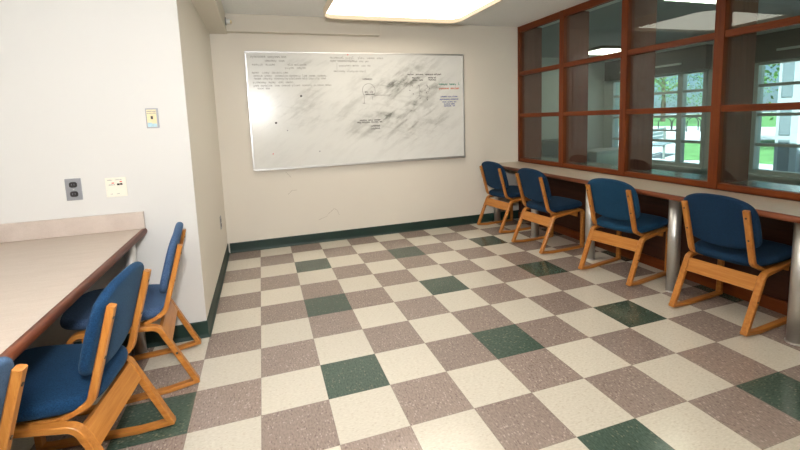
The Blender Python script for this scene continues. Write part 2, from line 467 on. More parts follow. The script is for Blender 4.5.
# knee panel under the window and far ledge
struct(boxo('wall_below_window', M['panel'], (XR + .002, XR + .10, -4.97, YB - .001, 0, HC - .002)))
struct(boxo('trim_3', M['cherry_y'], (XR - .018, XR + .001, -4.97, YB - .02, 0, .085), bev=.004))
struct(boxo('window_sill_far', M['ledge'], (XG + .022, 3.53, -5.0, 2.5, .735, .766), bev=.004))
struct(boxo('wall_knee_far', M['farwall'], (XR + .10, 3.50, -5.0, .09, 0, .734)))

# ------------------------------------------------------------ the room beyond the glass
XF = 7.0
struct(boxo('floor_far', M['farfloor'], (XR + .035, XF + .2, YE, 2.9, -.08, -.001)))
struct(boxo('ceiling_far', M['farceil'], (XR + .36, XF + .2, YE, 2.9, 2.42, 2.52)))
struct(boxo('wall_far_back', M['farwall'], (3.3, XF + .2, 2.62, 2.74, 0, 2.42)))
struct(boxo('wall_far_front', M['farwall'], (XR + .1, XF + .2, YE - .1, YE, 0, 2.42)))
struct(boxo('wall_divider', M['farwall'], (XR + .20, XR + .32, YB + .12, 2.62, 0, 2.42)))
OPEN = [(.428, 2.41), (-2.30, -.277), (-5.2, -3.0)]
ZS, ZH = .33, 1.955
bm = bmesh.new()
box(bm, XF, XF + .2, -6.6, 2.62, 0, ZS); box(bm, XF, XF + .2, -6.6, 2.62, ZH, 2.42)
ys = [2.62, 2.41, .428, -.277, -2.30, -3.0, -5.2, -6.6]
for a, b in zip(ys[::2], ys[1::2]): box(bm, XF, XF + .2, b, a, ZS, ZH)
struct(mesh_obj('wall_far_window', bm, M['farwall']))
for wi, (y0, y1) in enumerate(OPEN):
    W = struct(empty('window_%d' % (wi + 2)))
    f = .055
    cols = [y0, y0 + (.46 if wi == 0 else .9), y0 + (1.25 if wi == 0 else 1.5), y1] if wi == 0 else [y0, y0 + (y1 - y0) * .42, y1]
    bm = bmesh.new()
    box(bm, XF - .02, XF + .10, y0, y0 + f, ZS, ZH); box(bm, XF - .02, XF + .10, y1 - f, y1, ZS, ZH)
    box(bm, XF - .02, XF + .10, y0 + f, y1 - f, ZS, ZS + f); box(bm, XF - .02, XF + .10, y0 + f, y1 - f, ZH - f, ZH)
    mesh_obj('window_frame', bm, M['winframe'], W)
    for c in cols[1:-1]: boxo('mullion', M['winframe'], (XF - .015, XF + .09, c - .045, c + .045, ZS + f, ZH - f), W)
    zz = [ZS + f, .755, 1.19, 1.61, ZH - f]
    edges = [y0 + f] + [c for c in cols[1:-1]] + [y1 - f]
    for a, b in zip(edges, edges[1:]):
        aa = a + (.045 if a in cols else 0); bb = b - (.045 if b in cols else 0)
        for z in zz[1:-1]: boxo('glazing_bar', M['winframe'], (XF, XF + .07, aa, bb, z - .022, z + .022), W)
        for z0, z1 in zip(zz, zz[1:]):
            boxo('pane', M['glass_out'], (XF + .035, XF + .041, aa, bb, z0 + (.022 if z0 != zz[0] else 0), z1 - (.022 if z1 != zz[-1] else 0)), W)
    if wi == 0:
        bm = bmesh.new(); box(bm, XF + .0, XF + .07, cols[1] + .045, cols[2] - .045, .93, .955); mesh_obj('glazing_bar', bm, M['winframe'], W)
    boxo('sill', M['winframe'], (XF - .12, XF - .001, y0 - .05, y1 + .05, ZS - .035, ZS), W, bev=.004)
    b = boxo('blind_box', M['valance'], (XF - .14, XF - .002, y0 - .06, y1 + .06, ZH - .02, ZH + .36), None)
    tag(b, ['long dark blind box above the far window seen through middle panes', 'dark blind box above the far window at the right side', 'dark blind box above the far window beyond the frame'][wi], 'blind box', None)
    boxo('valance_strip', M['winframe'], (XF - .165, XF - .14, y0 + .35, y1 - .35, ZH + .10, ZH + .13), b)
# fixtures in the far room
def lamp_far(x0, x1, y0, y1, label):
    o = empty('ceiling_light', ((x0 + x1) / 2, (y0 + y1) / 2, 2.42), 0, label, 'ceiling light', 'ceiling lights in the far room')
    a, b = (x1 - x0) / 2, (y1 - y0) / 2
    boxo('housing', M['valance'], (-a - .02, a + .02, -b - .02, b + .02, -.045, -.001), o)
    boxo('diffuser', M['far_lamp'], (-a, a, -b, b, -.065, -.046), o, bev=.01)
M['far_lamp'] = emis('far_lamp_diffuser', (1, .93, .76), 5)
lamp_far(3.85, 4.65, -2.15, -1.42, 'glowing ceiling light beyond the glass, seen in the top row near the tall post')
lamp_far(5.65, 6.35, 1.25, 1.80, 'small glowing ceiling light deep in the far room by its back wall')

# dark box and grey case far behind the glass
t = empty('filing_cabinet', (5.45, 2.32, 0), 0, 'dark low cabinet against the back wall of the far room', 'cabinet')
boxo('body', M['grey'], (-.42, .42, -.25, .28, .02, .80), t, bev=.01)
for k in range(3): boxo('drawer', M['grey'], (-.40, .40, -.268, -.251, .05 + k * .25, .28 + k * .25), t, bev=.004)
t = empty('storage_case', (5.15, .62, 0), 0, 'grey case standing in the far room before the window', 'case')
boxo('body', M['alu'], (-.38, .38, -.22, .22, .03, .70), t, bev=.012)
boxo('lid', M['alu'], (-.39, .39, -.23, .23, .701, .735), t, bev=.008)

# ------------------------------------------------------------ outside
GZ = -.15
struct(boxo('ground', M['concrete'], (XF + .2, 120, -60, 90, GZ - .2, GZ)))
def lawn(name, pts, z=.012):
    bm = bmesh.new(); lo = [bm.verts.new((x, y, GZ)) for x, y in pts]; hi = [bm.verts.new((x, y, GZ + z)) for x, y in pts]
    bm.faces.new(hi); bm.faces.new(lo[::-1]); n = len(pts)
    for k in range(n): bm.faces.new((lo[k], lo[(k+1) % n], hi[(k+1) % n], hi[k]))
    o = mesh_obj(name, bm, M['lawn']); o['kind'] = 'structure'; return o
def rowline(d, a):        # strip across the view at distance d along the path direction
    return d, a
lawn('lawn', [(12.2, -30), (12.2, 3.9), (11.4, 4.4), (17.8, 9.4), (21.5, 7.4), (21.5, -30)])
lawn('lawn_beyond', [(34, -40), (34, 12), (37, 60), (110, 80), (110, -50)])
lawn('lawn_middle', [(24.0, -30), (24.0, 4.0), (26.5, 8), (30, 9), (30, -30)])
# square post outside the right window
t = empty('entrance_post', (8.45, .03, GZ), 0, 'pale square post with grey panel just outside the right window', 'post')
boxo('shaft', M['stone'], (-.14, .14, -.16, .16, 0, 3.2), t, bev=.006)
for z0, z1 in ((.35, .90), (.98, 1.50), (1.60, 2.2)): boxo('inset_panel', M['stone_grey'], (-.150, -.139, -.06, .10, z0, z1), t)
boxo('side_fin', M['stone'], (-.06, .06, -.30, -.161, 0, 3.2), t)
# bicycle racks
rack0 = None
for k, (x, y) in enumerate([(26.5, 17.6), (27.3, 17.2), (28.1, 16.9), (26.5, 15.5), (27.2, 15.1), (27.9, 14.7)]):
    if rack0 is None:
        bm = bmesh.new()
        p = [(-.38, 0, 0), (-.38, 0, .55)] + [(-.38 * math.cos(a), 0, .55 + .38 * math.sin(a)) for a in [PI * i / 8 for i in range(1, 8)]] + [(.38, 0, .55), (.38, 0, 0)]
        tube(bm, p, .03); rack0 = mesh_obj('bike_rack', bm, M['black'], smooth=True); o = rack0
    else:
        o = rack0.copy(); COL.objects.link(o)
    o.location = (x, y, GZ); o.rotation_euler = (0, 0, -.9)
    tag(o, 'dark hooped bicycle rack on the pale pavement outside', 'bike rack', 'bicycle racks outside')
t = empty('hand_rail', (10.9, 3.9, GZ), .4, 'thin dark metal handrail on the path outside the middle window', 'handrail')
bm = bmesh.new(); tube(bm, [(0, 0, 0), (0, 0, .85), (-.04, 0, .92), (-.5, 0, .94)], .028); mesh_obj('tube', bm, M['grey'], t, True)
boxo('foot_plate', M['grey'], (-.07, .07, -.07, .07, 0, .012), t)
t = empty('bench', (12.0, 5.35, GZ), .45, 'grey slatted bench on the path outside the middle window', 'bench')
for k in range(4): boxo('slat', M['stone_grey'], (-.9, .9, -.2 + k * .11, -.11 + k * .11, .43, .46), t)
for k in range(3): boxo('back_slat', M['stone_grey'], (-.9, .9, .24, .27, .55 + k * .12, .64 + k * .12), t)
for sx in (-.75, .75):
    bm = bmesh.new(); box(bm, sx - .03, sx + .03, -.2, .23, .38, .43); box(bm, sx - .03, sx + .03, -.2, -.14, 0, .38); box(bm, sx - .03, sx + .03, .18, .24, 0, .9)
    mesh_obj('bench_frame', bm, M['grey'], t)

def tree(x, y, h, r, label, n=2600, low=.30):
    t = empty('tree', (x, y, GZ), 0, label, 'tree', None)
    bm = bmesh.new()
    pts = [(0, 0, 0), (.05 * r * .2, .03, h * .25), (-.04, .06, h * .5), (.05, 0, h * .75)]
    for a, b, ra in ((0, 1, .045), (1, 2, .036), (2, 3, .025)): tube(bm, [pts[a], pts[b]], h * ra * .6, 8)
    for k in range(6):
        a = k * 1.05; tube(bm, [(0, 0, h * (.35 + .05 * k)), (math.cos(a) * r * .5, math.sin(a) * r * .5, h * (.5 + .06 * k))], h * .010, 6)
    mesh_obj('trunk', bm, M['bark'], t)
    bm = bmesh.new(); rn = random.Random(int(x * 10 + y))
    cl = [(rn.gauss(0, .42) * r, rn.gauss(0, .42) * r, h * (low + (1 - low) * rn.random()), r * rn.uniform(.25, .5)) for _ in range(22)]
    for k in range(int(n * 1.7)):
        cx, cy, cz, cr = rn.choice(cl)
        d = Vector((rn.gauss(0, 1), rn.gauss(0, 1), rn.gauss(0, .8))).normalized() * cr * rn.random() ** .4
        c = Vector((cx, cy, cz)) + d; s = rn.uniform(.045, .11) * (h / 8)
        u = Vector((rn.gauss(0, 1), rn.gauss(0, 1), rn.gauss(0, 1))).normalized(); v = u.orthogonal().normalized(); w = u.cross(v)
        bm.faces.new([bm.verts.new(c + v * s), bm.verts.new(c + w * s * .6), bm.verts.new(c - v * s), bm.verts.new(c - w * s * .6)])
    mesh_obj('foliage', bm, M['leaf'], t, recalc=False)
tree(18, 13.5, 8.5, 3.8, 'leafy green tree outside nearest the middle windows', 4200, .25)
tree(28, 6.0, 9, 2.8, 'leafy tree outside between the middle and right windows', 3000, .28)
tree(17, 4.0, 8, 3.0, 'leafy tree outside behind the pale post', 3600, .24)
tree(21, -3.5, 9, 4.0, 'leafy tree outside at the right edge of the right window', 3400, .24)
tree(44, 26, 9, 5, 'distant tree beyond the bicycle racks', 2200, .2)
tree(46, 12, 9, 6, 'distant tree on the far lawn to the right', 2200, .15)
tree(30, 26, 9, 5, 'distant tree outside left of the bicycle racks', 2200, .2)
tree(48, 36, 10, 6, 'distant tree far behind the left window', 1800, .15)

# ============================================================ counters
def counter(name, label, xe, xw, y0, y1, lam, pillars, side, pr=.043):
    """xe: room-side edge, xw: wall side; side=+1 if the room edge faces +x"""
    t = empty(name, ((xe + xw) / 2, y1, 0), 0, label, 'counter')
    ox, oy = (xe + xw) / 2, y1
    th = .036; ew = .022
    a, b = sorted((xe - side * ew, xw))
    def loc(o): o.location = (-ox, -oy, 0); return o
    loc(boxo('worktop', lam, (a, b, y0, y1, HC - th, HC), t))
    # rounded wooden nosing
    bm = bmesh.new(); n = 8; ring0 = []; ring1 = []
    sec = [(0, HC - .0005), (ew * .45, HC - .001)] + [(ew * .45 + ew * .55 * math.sin(a_), HC - th/2 + th/2 * math.cos(a_)) for a_ in [PI * k / n for k in range(1, n)]] + [(ew * .45, HC - th), (0, HC - th)]
    for u, z in sec:
        x = xe - side * ew + side * u
        ring0.append(bm.verts.new((x, y0, z))); ring1.append(bm.verts.new((x, y1, z)))
    m = len(sec)
    for k in range(m): bm.faces.new((ring0[k], ring0[(k+1) % m], ring1[(k+1) % m], ring1[k]))
    bm.faces.new(ring0[::-1]); bm.faces.new(ring1)
    loc(mesh_obj('edge_band', bm, M['edge'], t, True))
    for (px, py) in pillars:
        bm = bmesh.new(); cyl(bm, (px, py, (HC - th) / 2), pr, HC - th - .001, seg=36)
        o = mesh_obj('leg', bm, M['steel'], t); smooth_sides(o); loc(o)
        bm = bmesh.new(); cyl(bm, (px, py, .004), pr + .006, .008, seg=36)
        o2 = mesh_obj('foot_ring', bm, M['steel'], o); smooth_sides(o2)
    return t, loc
XE = 2.715
rc, rloc = counter('wall_counter', 'long beige laminate counter with cherry wood edge under the glazed wall', XE, XR - .013, -5.0, YB - .004,
              M['lam_r'], [(2.80, -.095), (2.80, -.865), (2.825, -1.64), (2.845, -2.44), (2.823, -3.208), (2.83, -4.0)], -1, .0405)
lc, lloc = counter('study_counter', 'wide beige laminate study counter with wood edge against the white wall at left', -.585, XW + .004, -6.0, YN - .004,
              M['lam'], [(-.665, -1.935), (-.665, -3.30), (-.665, -4.6)], 1, .032)
lloc(boxo('backsplash', M['lam_side'], (XW + .004, -.592, YN - .022, YN - .003, HC + .0005, HC + .100), lc, bev=.0015))

# ============================================================ chairs
def build_chair(label, fab):
    t = empty('side_chair', (0, 0, 0), 0, label, 'chair', 'blue chairs with bentwood frames')
    yc = .212; w = .036; th = .024
    # arch: rear leg, seat rail, front leg
    A = (0.006, .028); B = (.150, .346); Cc = (.505, .386); D = (.500, .018)
    for s in (1, -1):
        bm = bmesh.new()
        sweep_xz(bm, fillet([A, B, Cc, D], [0, .052, .042, 0], seg=7), s * yc, w, th)
        leg = mesh_obj('side_frame', bm, M['oak'], t)
        bm = bmesh.new()
        sweep_xz(bm, fillet([(-.006, .0275), (.13, .0115), (.47, .0115), (.508, .016)], [0, .08, .02, 0], seg=3), s * yc, w, .021)
        mesh_obj('runner', bm, M['oak'], t)
        # back post, bends forward under the seat
        bm = bmesh.new()
        yp = .174
        pth = fillet([(.026, .722), (.118, .400), (.215, .356), (.44, .370)], [0, .055, .06, 0], seg=7)
        sweep_xz(bm, [(.0240, .729)] + pth, s * yp, .034, .024, ch=.005)
        p = mesh_obj('back_post', bm, M['oak_up'], t)
        dx, dz = (.118 - .026), (.400 - .722); ln = math.hypot(dx, dz); ux, uz = dx / ln, dz / ln; nx, nz = uz, -ux
        for q in (.035, .175):
            cx, cz = .026 + ux * q + nx * .0125, .722 + uz * q + nz * .0125
            bm = bmesh.new(); cyl(bm, (0, 0, 0), .0055, .003, 'x', 12)
            o = mesh_obj('bolt', bm, M['blackbolt'] , p); o.location = (cx, s * yp, cz); o.rotation_euler = (0, math.atan2(-nz, nx) + PI, 0)
        bm = bmesh.new(); cyl(bm, (.080, s * (yc + w/2 + .001), .20), .006, .003, 'y', 12)
        o = mesh_obj('bolt', bm, M['blackbolt'], leg)
    # wide cross board between the rear legs, along their slope
    dx, dz = B[0] - A[0], B[1] - A[1]; ln = math.hypot(dx, dz); ux, uz = dx / ln, dz / ln
    q0, q1 = ln * .70, ln * .955
    bm = bmesh.new()
    sweep_xz(bm, [(A[0] + ux * q0, A[1] + uz * q0), (A[0] + ux * q1, A[1] + uz * q1)], 0, 2 * (yc - w/2) - .0005, .020, ch=.002)
    mesh_obj('cross_board', bm, M['oak_y'], t)
    bm = bmesh.new()
    sweep_xz(bm, [(.452, .313), (.455, .368)], 0, 2 * (yc - w/2) - .0005, .018, ch=.002)
    mesh_obj('front_board', bm, M['oak_y'], t)
    # seat
    half = [(.105, 0), (.105, .09), (.125, .16), (.18, .192), (.30, .208), (.42, .214), (.50, .200), (.545, .150), (.562, .07), (.566, 0)]
    def smooth_outline(pts, it=2):
        for _ in range(it):
            out = []
            n = len(pts)
            for i in range(n):
                a, b = pts[i], pts[(i + 1) % n]
                out.append((a[0] * .75 + b[0] * .25, a[1] * .75 + b[1] * .25)); out.append((a[0] * .25 + b[0] * .75, a[1] * .25 + b[1] * .75))
            pts = out
        return pts
    full = half + [(x, -y) for x, y in half[-2:0:-1]]
    full = [(x, y * 1.07) for x, y in full]
    bm = bmesh.new()
    cushion(bm, smooth_outline(full), .050, .010, lambda a, b, c: Vector((a, b, .415 + c + (a - .3) * .075 - .02 * max(0, (a - .46) / .1) ** 2 * .6)))
    mesh_obj('seat', bm, fab, t, True)
    # back pad: a along width, b up
    W = .215
    hp = [(0, .798), (.07, .795), (.135, .783), (.188, .756), (W - .006, .716), (W, .665), (W + .001, .580), (W - .002, .534), (W - .016, .510), (.165, .494), (.10, .474), (0, .466)]
    full = hp + [(-x, z) for x, z in hp[-2:0:-1]]
    lean = (.118 - .026) / (.400 - .722)
    bm = bmesh.new()
    def dfm(a, b, c):
        base = .026 + (b - .722) * lean + .0135 + .016 + .003      # plane in front of posts
        wrap = .30 * (a * a - .174 ** 2)                             # curves round the sitter
        return Vector((base + c + wrap, a, b + c * .27))
    cushion(bm, smooth_outline(full), .033, .003, dfm)
    mesh_obj('backrest', bm, fab, t, True)
    return t
def kids(o): return [c for c in bpy.data.objects if c.parent == o]
def dup(o, parent=None):
    c = o.copy(); COL.objects.link(c)
    if parent: c.parent = parent
    for k in kids(o):
        dup(k, c)
    return c
CH = [  # x, y, angle, label, fabric
    (2.603, -2.862, .085, 'blue fabric chair nearest the right edge of the photo, before the thick steel leg', 0),
    (2.574, -2.066, .185, 'blue fabric chair turned slightly, second from the right at the glazed wall counter', 1),
    (2.479, -1.171, .067, 'blue fabric chair, second from the whiteboard wall at the glazed wall counter', 0),
    (2.514, -.383, .11, 'blue fabric chair standing closest to the back wall, at the far end of the counter', 0),
    (-.326, -2.164, 3.245, 'paler blue chair beside the white wall at the end of the study counter', 2),
    (-.385, -2.882, 3.06, 'blue fabric chair pushed under the study counter, middle of the left row', 3),
    (-.501, -3.574, 3.13, 'blue chair cut off by the bottom left corner, nearest the camera', 2),
]
M['fabric_mid'] = fabric('blue_wool_fabric_lighter', (.003, .025, .062), (.013, .066, .135))
M['fabric_deep'] = fabric('blue_wool_fabric_deep', (.0025, .016, .048), (.009, .044, .106))
fabs = [M['fabric'], M['fabric_mid'], M['fabric_worn'], M['fabric_deep']]
protos = {}
for x, y, a, lab, fi in CH:
    if fi not in protos:
        o = build_chair(lab, fabs[fi]); protos[fi] = o
    else:
        o = dup(protos[fi])
    o.location = (x, y, 0); o.rotation_euler = (0, 0, a); o['label'] = lab

# ============================================================ whiteboard
BX0, BX1, BZ0, BZ1 = -.011, 2.401, .836, 2.040
wbt = empty('whiteboard', ((BX0 + BX1) / 2, YB, BZ0), 0, 'large whiteboard with smeared marker writing on the back wall', 'whiteboard')
OFF = (-(BX0 + BX1) / 2, -YB, -BZ0)
def wb(o): o.location = OFF; return o
fr = .016
wb(boxo('panel', M['board'], (BX0 + fr, BX1 - fr, YB - .012, YB - .001, BZ0 + fr, BZ1 - fr), wbt))
def frame_piece(d): wb(boxo('frame', M['alu'], d, wbt, bev=.002))
frame_piece((BX0, BX1, YB - .018, YB - .001, BZ1 - fr, BZ1)); frame_piece((BX0, BX1, YB - .022, YB - .001, BZ0, BZ0 + fr))
frame_piece((BX0, BX0 + fr, YB - .018, YB - .001, BZ0 + fr, BZ1 - fr)); frame_piece((BX1 - fr, BX1, YB - .018, YB - .001, BZ0 + fr, BZ1 - fr))
wb(boxo('tray', M['alu'], (BX0 + .02, BX1 - .01, YB - .040, YB - .0225, BZ0 - .004, BZ0 + .006), wbt, bev=.002))
YI = YB - .0130
def ribbon(bm, pts, w):
    for a, b in zip(pts, pts[1:]):
        A = Vector(a); B = Vector(b); d = B - A
        if d.length < 1e-6: continue
        n = Vector((-d.y, d.x)).normalized() * w / 2; e = d.normalized() * w * .3
        q = [A - e + n, A - e - n, B + e - n, B + e + n]
        bm.faces.new([bm.verts.new((p.x, YI, p.y)) for p in q])
def script(bm, x0, x1, z, h, w, rn, dens=.34):
    """handwritten words from x0 to x1, baseline z"""
    x = x0
    while x < x1 - h * .6:
        wl = min(rn.uniform(1.6, 6.5) * h * .8, x1 - x)
        xx = x
        while xx < x + wl:
            lw = h * rn.uniform(.45, .75); k = rn.random(); zz = z + rn.uniform(-.04, .04) * h
            if k < .3: pts = [(xx + lw * (.5 + .45 * math.cos(t)), zz + h * (.28 + .27 * math.sin(t))) for t in [i * .9 for i in range(8)]]
            elif k < .5: pts = [(xx, zz), (xx + lw * .1, zz + h * .5), (xx + lw * .5, zz + h * .55), (xx + lw * .6, zz), (xx + lw * .7, zz + h * .5), (xx + lw * .9, zz)]
            elif k < .65: pts = [(xx + lw * .3, zz + h * rn.choice([1, .55])), (xx + lw * .3, zz), (xx + lw * .9, zz + h * .05)]
            elif k < .8: pts = [(xx, zz + h * .5), (xx + lw * .4, zz), (xx + lw * .8, zz + h * .5), (xx + lw * .3, zz - h * .3)]
            else: pts = [(xx, zz + h * .3), (xx + lw * .8, zz + h * .35), (xx + lw * .5, zz + h * .55), (xx, zz + h * .3), (xx + lw * .3, zz), (xx + lw * .9, zz + h * .08)]
            ribbon(bm, pts, w); xx += lw * 1.08
        x += wl + h * rn.uniform(.7, 1.3)
def writing(label, mat, lines, w, extra=None):
    rn = random.Random(hash(label) % 1000 if False else len(label) * 31)
    bm = bmesh.new()
    for x0, x1, z, h in lines: script(bm, x0, x1, z, h, w, rn)
    if extra: extra(bm)
    o = wb(mesh_obj('writing', bm, mat, wbt, recalc=False)); o['label'] = label
def arc(cx, cz, rx, rz, a0, a1, n=20): return [(cx + rx * math.cos(a0 + (a1 - a0) * k / n), cz + rz * math.sin(a0 + (a1 - a0) * k / n)) for k in range(n + 1)]
writing('black handwritten notes at upper left', M['ink_soft'], [
    (.04, .389, 1.977, .028), (.18, .36, 1.938, .026), (.053, .26, 1.900, .026), (.40, .60, 1.900, .028), (.37, .565, 1.868, .026),
    (.047, .40, 1.820, .026), (.06, .825, 1.788, .026), (.062, .78, 1.760, .026), (.05, .445, 1.722, .026), (.05, .83, 1.690, .026), (.09, .20, 1.662, .024)], .0027)
writing('thin black notes at top centre', M['ink_soft'], [
    (.84, 1.10, 1.975, .028), (1.14, 1.415, 1.975, .026), (.84, 1.25, 1.942, .022), (.93, 1.27, 1.895, .024), (.87, 1.25, 1.835, .024)], .0026,
    lambda bm: (ribbon(bm, [(.84, 1.958), (1.10, 1.960)], .003), ribbon(bm, [(.91, 1.93), (.905, 1.85)], .0025)))
writing('small headings and a bubble sketch at centre', M['ink'], [
    (1.18, 1.30, 1.752, .024), (1.20, 1.29, 1.615, .02), (1.205, 1.30, 1.588, .02)], .0035,
    lambda bm: (ribbon(bm, arc(1.245, 1.635, .072, .075, -.6, 3.9), .0028), ribbon(bm, [(1.30, 1.582), (1.48, 1.583), (1.50, 1.590)], .0028),
                ribbon(bm, [(1.19, 1.60), (1.19, 1.50), (1.172, 1.498), (1.20, 1.498)], .0028), ribbon(bm, [(1.285, 1.57), (1.283, 1.535)], .0028)))
writing('four short black lines at lower centre', M['ink'], [
    (1.13, 1.36, 1.308, .020), (1.10, 1.37, 1.285, .022), (1.25, 1.36, 1.243, .020), (1.25, 1.355, 1.212, .020)], .0038)
writing('black heading and branching diagram at upper right', M['ink'], [
    (1.70, 2.13, 1.802, .020), (1.755, 1.86, 1.765, .018), (1.755, 1.88, 1.74, .020), (1.95, 2.05, 1.765, .018), (1.955, 2.06, 1.742, .020)], .0036,
    lambda bm: [ribbon(bm, [(x, z), (x + .008, z), (x, z + .005)], .005) for x, z in [(1.75, 1.68), (1.83, 1.685), (1.93, 1.68), (1.72, 1.63), (1.76, 1.59), (1.85, 1.62), (1.92, 1.60), (1.96, 1.65), (1.93, 1.52), (1.84, 1.54)]]
        + [ribbon(bm, [(1.93, 1.70), (1.94, 1.66), (1.90, 1.63), (1.95, 1.61), (1.97, 1.65), (1.93, 1.68)], .0024), ribbon(bm, [(1.93, 1.61), (1.93, 1.53)], .0024), ribbon(bm, [(1.84, 1.68), (1.84, 1.56), (1.86, 1.55)], .0024)])
writing('green marker line at right edge', M['ink_green'], [(2.08, 2.345, 1.688, .026)], .0042)
writing('orange red marker line at right edge', M['ink_red'], [(2.08, 2.345, 1.640, .026)], .0042)
writing('blue marker paragraph at right edge', M['ink_blue'], [
    (2.10, 2.32, 1.548, .020), (2.085, 2.32, 1.517, .020), (2.12, 2.29, 1.487, .020), (2.14, 2.28, 1.463, .018), (2.14, 2.29, 1.440, .020)], .0034)
for k, (x, z, mt) in enumerate([(.515, 1.588, 'black'), (.245, 1.318, 'black'), (.355, 1.235, 'greyink'), (.675, 1.00, 'greyink'), (.195, 1.00, 'red'), (1.03, 2.015, 'red')]):
    bm = bmesh.new(); cyl(bm, (x, YB - .0145, z), .011 if mt == 'black' else .006, .004, 'y', 16)
    wb(mesh_obj('magnet', bm, M[mt], wbt))
# scuff marks on the wall under the board
bm = bmesh.new()
def scuff(pts):
    for a, b in zip(pts, pts[1:]):
        A = Vector(a); B = Vector(b); n = Vector((-(B - A).y, (B - A).x)).normalized() * .0012
        bm.faces.new([bm.verts.new((p.x, YB - .0006, p.y)) for p in (A + n, A - n, B - n, B + n)])
scuff([(.32, .56), (.36, .60), (.41, .60)]); scuff([(.72, .30), (.80, .36), (.83, .335), (.85, .28)]); scuff([(.62, .25), (.72, .285)]); scuff([(.31, .80), (.36, .74)])
o = mesh_obj('trim_4', bm, flat('scuff_mark', (.35, .30, .24), .7), recalc=False); struct(o)

# ============================================================ ceiling light
fx = empty('ceiling_light', (1.39, -1.035, ZC), 0, 'large glowing rectangular ceiling light with cream cover rim at top of photo', 'ceiling light')
def rrect(hx, hy, r, seg=6):
    out = []
    for cx, cy, a0 in ((hx - r, hy - r, 0), (-hx + r, hy - r, PI/2), (-hx + r, -hy + r, PI), (hx - r, -hy + r, 3*PI/2)):
        for k in range(seg + 1): out.append((cx + r * math.cos(a0 + PI/2 * k / seg), cy + r * math.sin(a0 + PI/2 * k / seg)))
    return out
def lay(bm, specs, cap0=True, cap1=True):
    rings = [[bm.verts.new((x, y, z)) for x, y in rrect(hx, hy, r)] for hx, hy, r, z in specs]
    n = len(rings[0])
    for a, b in zip(rings, rings[1:]):
        for k in range(n): bm.faces.new((a[k], a[(k+1) % n], b[(k+1) % n], b[k]))
    if cap0: bm.faces.new(rings[0])
    if cap1: bm.faces.new(rings[-1][::-1])
HX, HY = .69, .49
def fixture(parent):
    bm = bmesh.new()
    lay(bm, [(HX - .03, HY - .03, .08, -.001), (HX - .03, HY - .03, .08, -.04), (HX, HY, .13, -.048), (HX, HY, .13, -.108), (HX - .004, HY - .004, .128, -.113),
             (HX - .010, HY - .010, .123, -.113), (HX - .013, HY - .013, .12, -.109), (HX - .013, HY - .013, .12, -.0705)])
    mesh_obj('cover_rim', bm, M['fixture_rim'], parent)
    bm = bmesh.new()
    lay(bm, [(HX - .0135, HY - .0135, .118, -.071), (HX - .0135, HY - .0135, .118, -.074), (HX - .03, HY - .03, .08, -.076)])
    mesh_obj('diffuser', bm, M['lamp'], parent)
M['lamp'] = emis('lamp_diffuser', (1.0, .90, .76), 4.2)
fixture(fx)
fx_fill = dup(fx); fx_fill.location = (1.37, -3.9, ZC); fx_fill['label'] = 'added fill light in the form of the ceiling light, unseen above and behind the viewer'  # unseen copy of the fixture, added for its light

# ============================================================ small wall things
def plate_xz(name, label, cat, x0, x1, z0, z1, mat, y=YN, d=.006):
    t = empty(name, ((x0 + x1) / 2, y, (z0 + z1) / 2), 0, label, cat)
    a, b = (x1 - x0) / 2, (z1 - z0) / 2
    boxo('plate', mat, (-a, a, -d, 0, -b, b), t, bev=.002)
    return t, a, b
t, a, b = plate_xz('power_outlet', 'grey metal outlet plate with two dark sockets on the white wall above the splash', 'outlet', -.958, -.882, .926, 1.048, M['plate_metal'])
for s in (.026, -.026):
    bm = bmesh.new()
    lo = [bm.verts.new((x, -.0062, s + z)) for x, z in rrect(.019, .016, .012, 4)]; hi = [bm.verts.new((x, -.0095, s + z)) for x, z in rrect(.018, .015, .0115, 4)]
    n = len(lo)
    for k in range(n): bm.faces.new((lo[k], lo[(k+1) % n], hi[(k+1) % n], hi[k]))
    bm.faces.new(hi); bm.faces.new(lo[::-1]); r_ = mesh_obj('socket', bm, M['black'], t)
    for sx in (-.006, .006): boxo('slot', M['greyink'], (sx - .0012, sx + .0012, -.0102, -.0095, s - .003, s + .006), r_)
boxo('screw', M['chrome'], (-.003, .003, -.0075, -.006, -.003, .003), t)
t, a, b = plate_xz('data_plate', 'cream data jack plate with red labels right of the grey outlet', 'wall plate', -.768, -.664, .928, 1.038, M['cream_plastic'])
for x0, x1, z0, z1, mt in [(-.020, -.008, .022, .027, 'red'), (.020, .032, .028, .033, 'red'), (.006, .019, .010, .021, 'black'), (.021, .033, .011, .022, 'black')]:
    boxo('jack' if mt == 'black' else 'red_tab', M[mt], (x0, x1, -.008, -.0062, z0, z1), t)
bm = bmesh.new()
for (x0, x1, z0, h) in [(-.035, -.006, .012, .007), (-.040, -.015, .040, .005), (-.002, .03, .040, .005), (-.030, -.022, -.040, .005), (.0, .012, -.040, .005)]:
    rn = random.Random(3)
    x = x0
    while x < x1:
        box(bm, x, x + .0022, -.0072, -.0062, z0, z0 + h * rn.uniform(.5, 1)); x += .0038
mesh_obj('printed_text', bm, M['greyink'], t)
for x in (-.045, 0, .042):
    boxo('screw', M['alu'], (x - .0015, x + .0015, -.0072, -.0062, -.016, -.013), t)
t, a, b = plate_xz('light_switch', 'small switch plate with yellow and pale blue sticker high on the white wall', 'switch', -.531, -.466, 1.310, 1.424, M['plate_metal'])
boxo('sticker', M['yellowp'], (-a + .006, a - .010, -.0075, -.0062, -b + .006, b - .008), t)
bm = bmesh.new(); box(bm, -a + .007, a - .011, -.0082, -.0076, -b + .007, -b + .026); box(bm, -a + .007, -a + .03, -.0082, -.0076, -b + .026, -b + .032)
mesh_obj('blue_print', bm, M['bluep'], t)
bm = bmesh.new(); rn = random.Random(5)
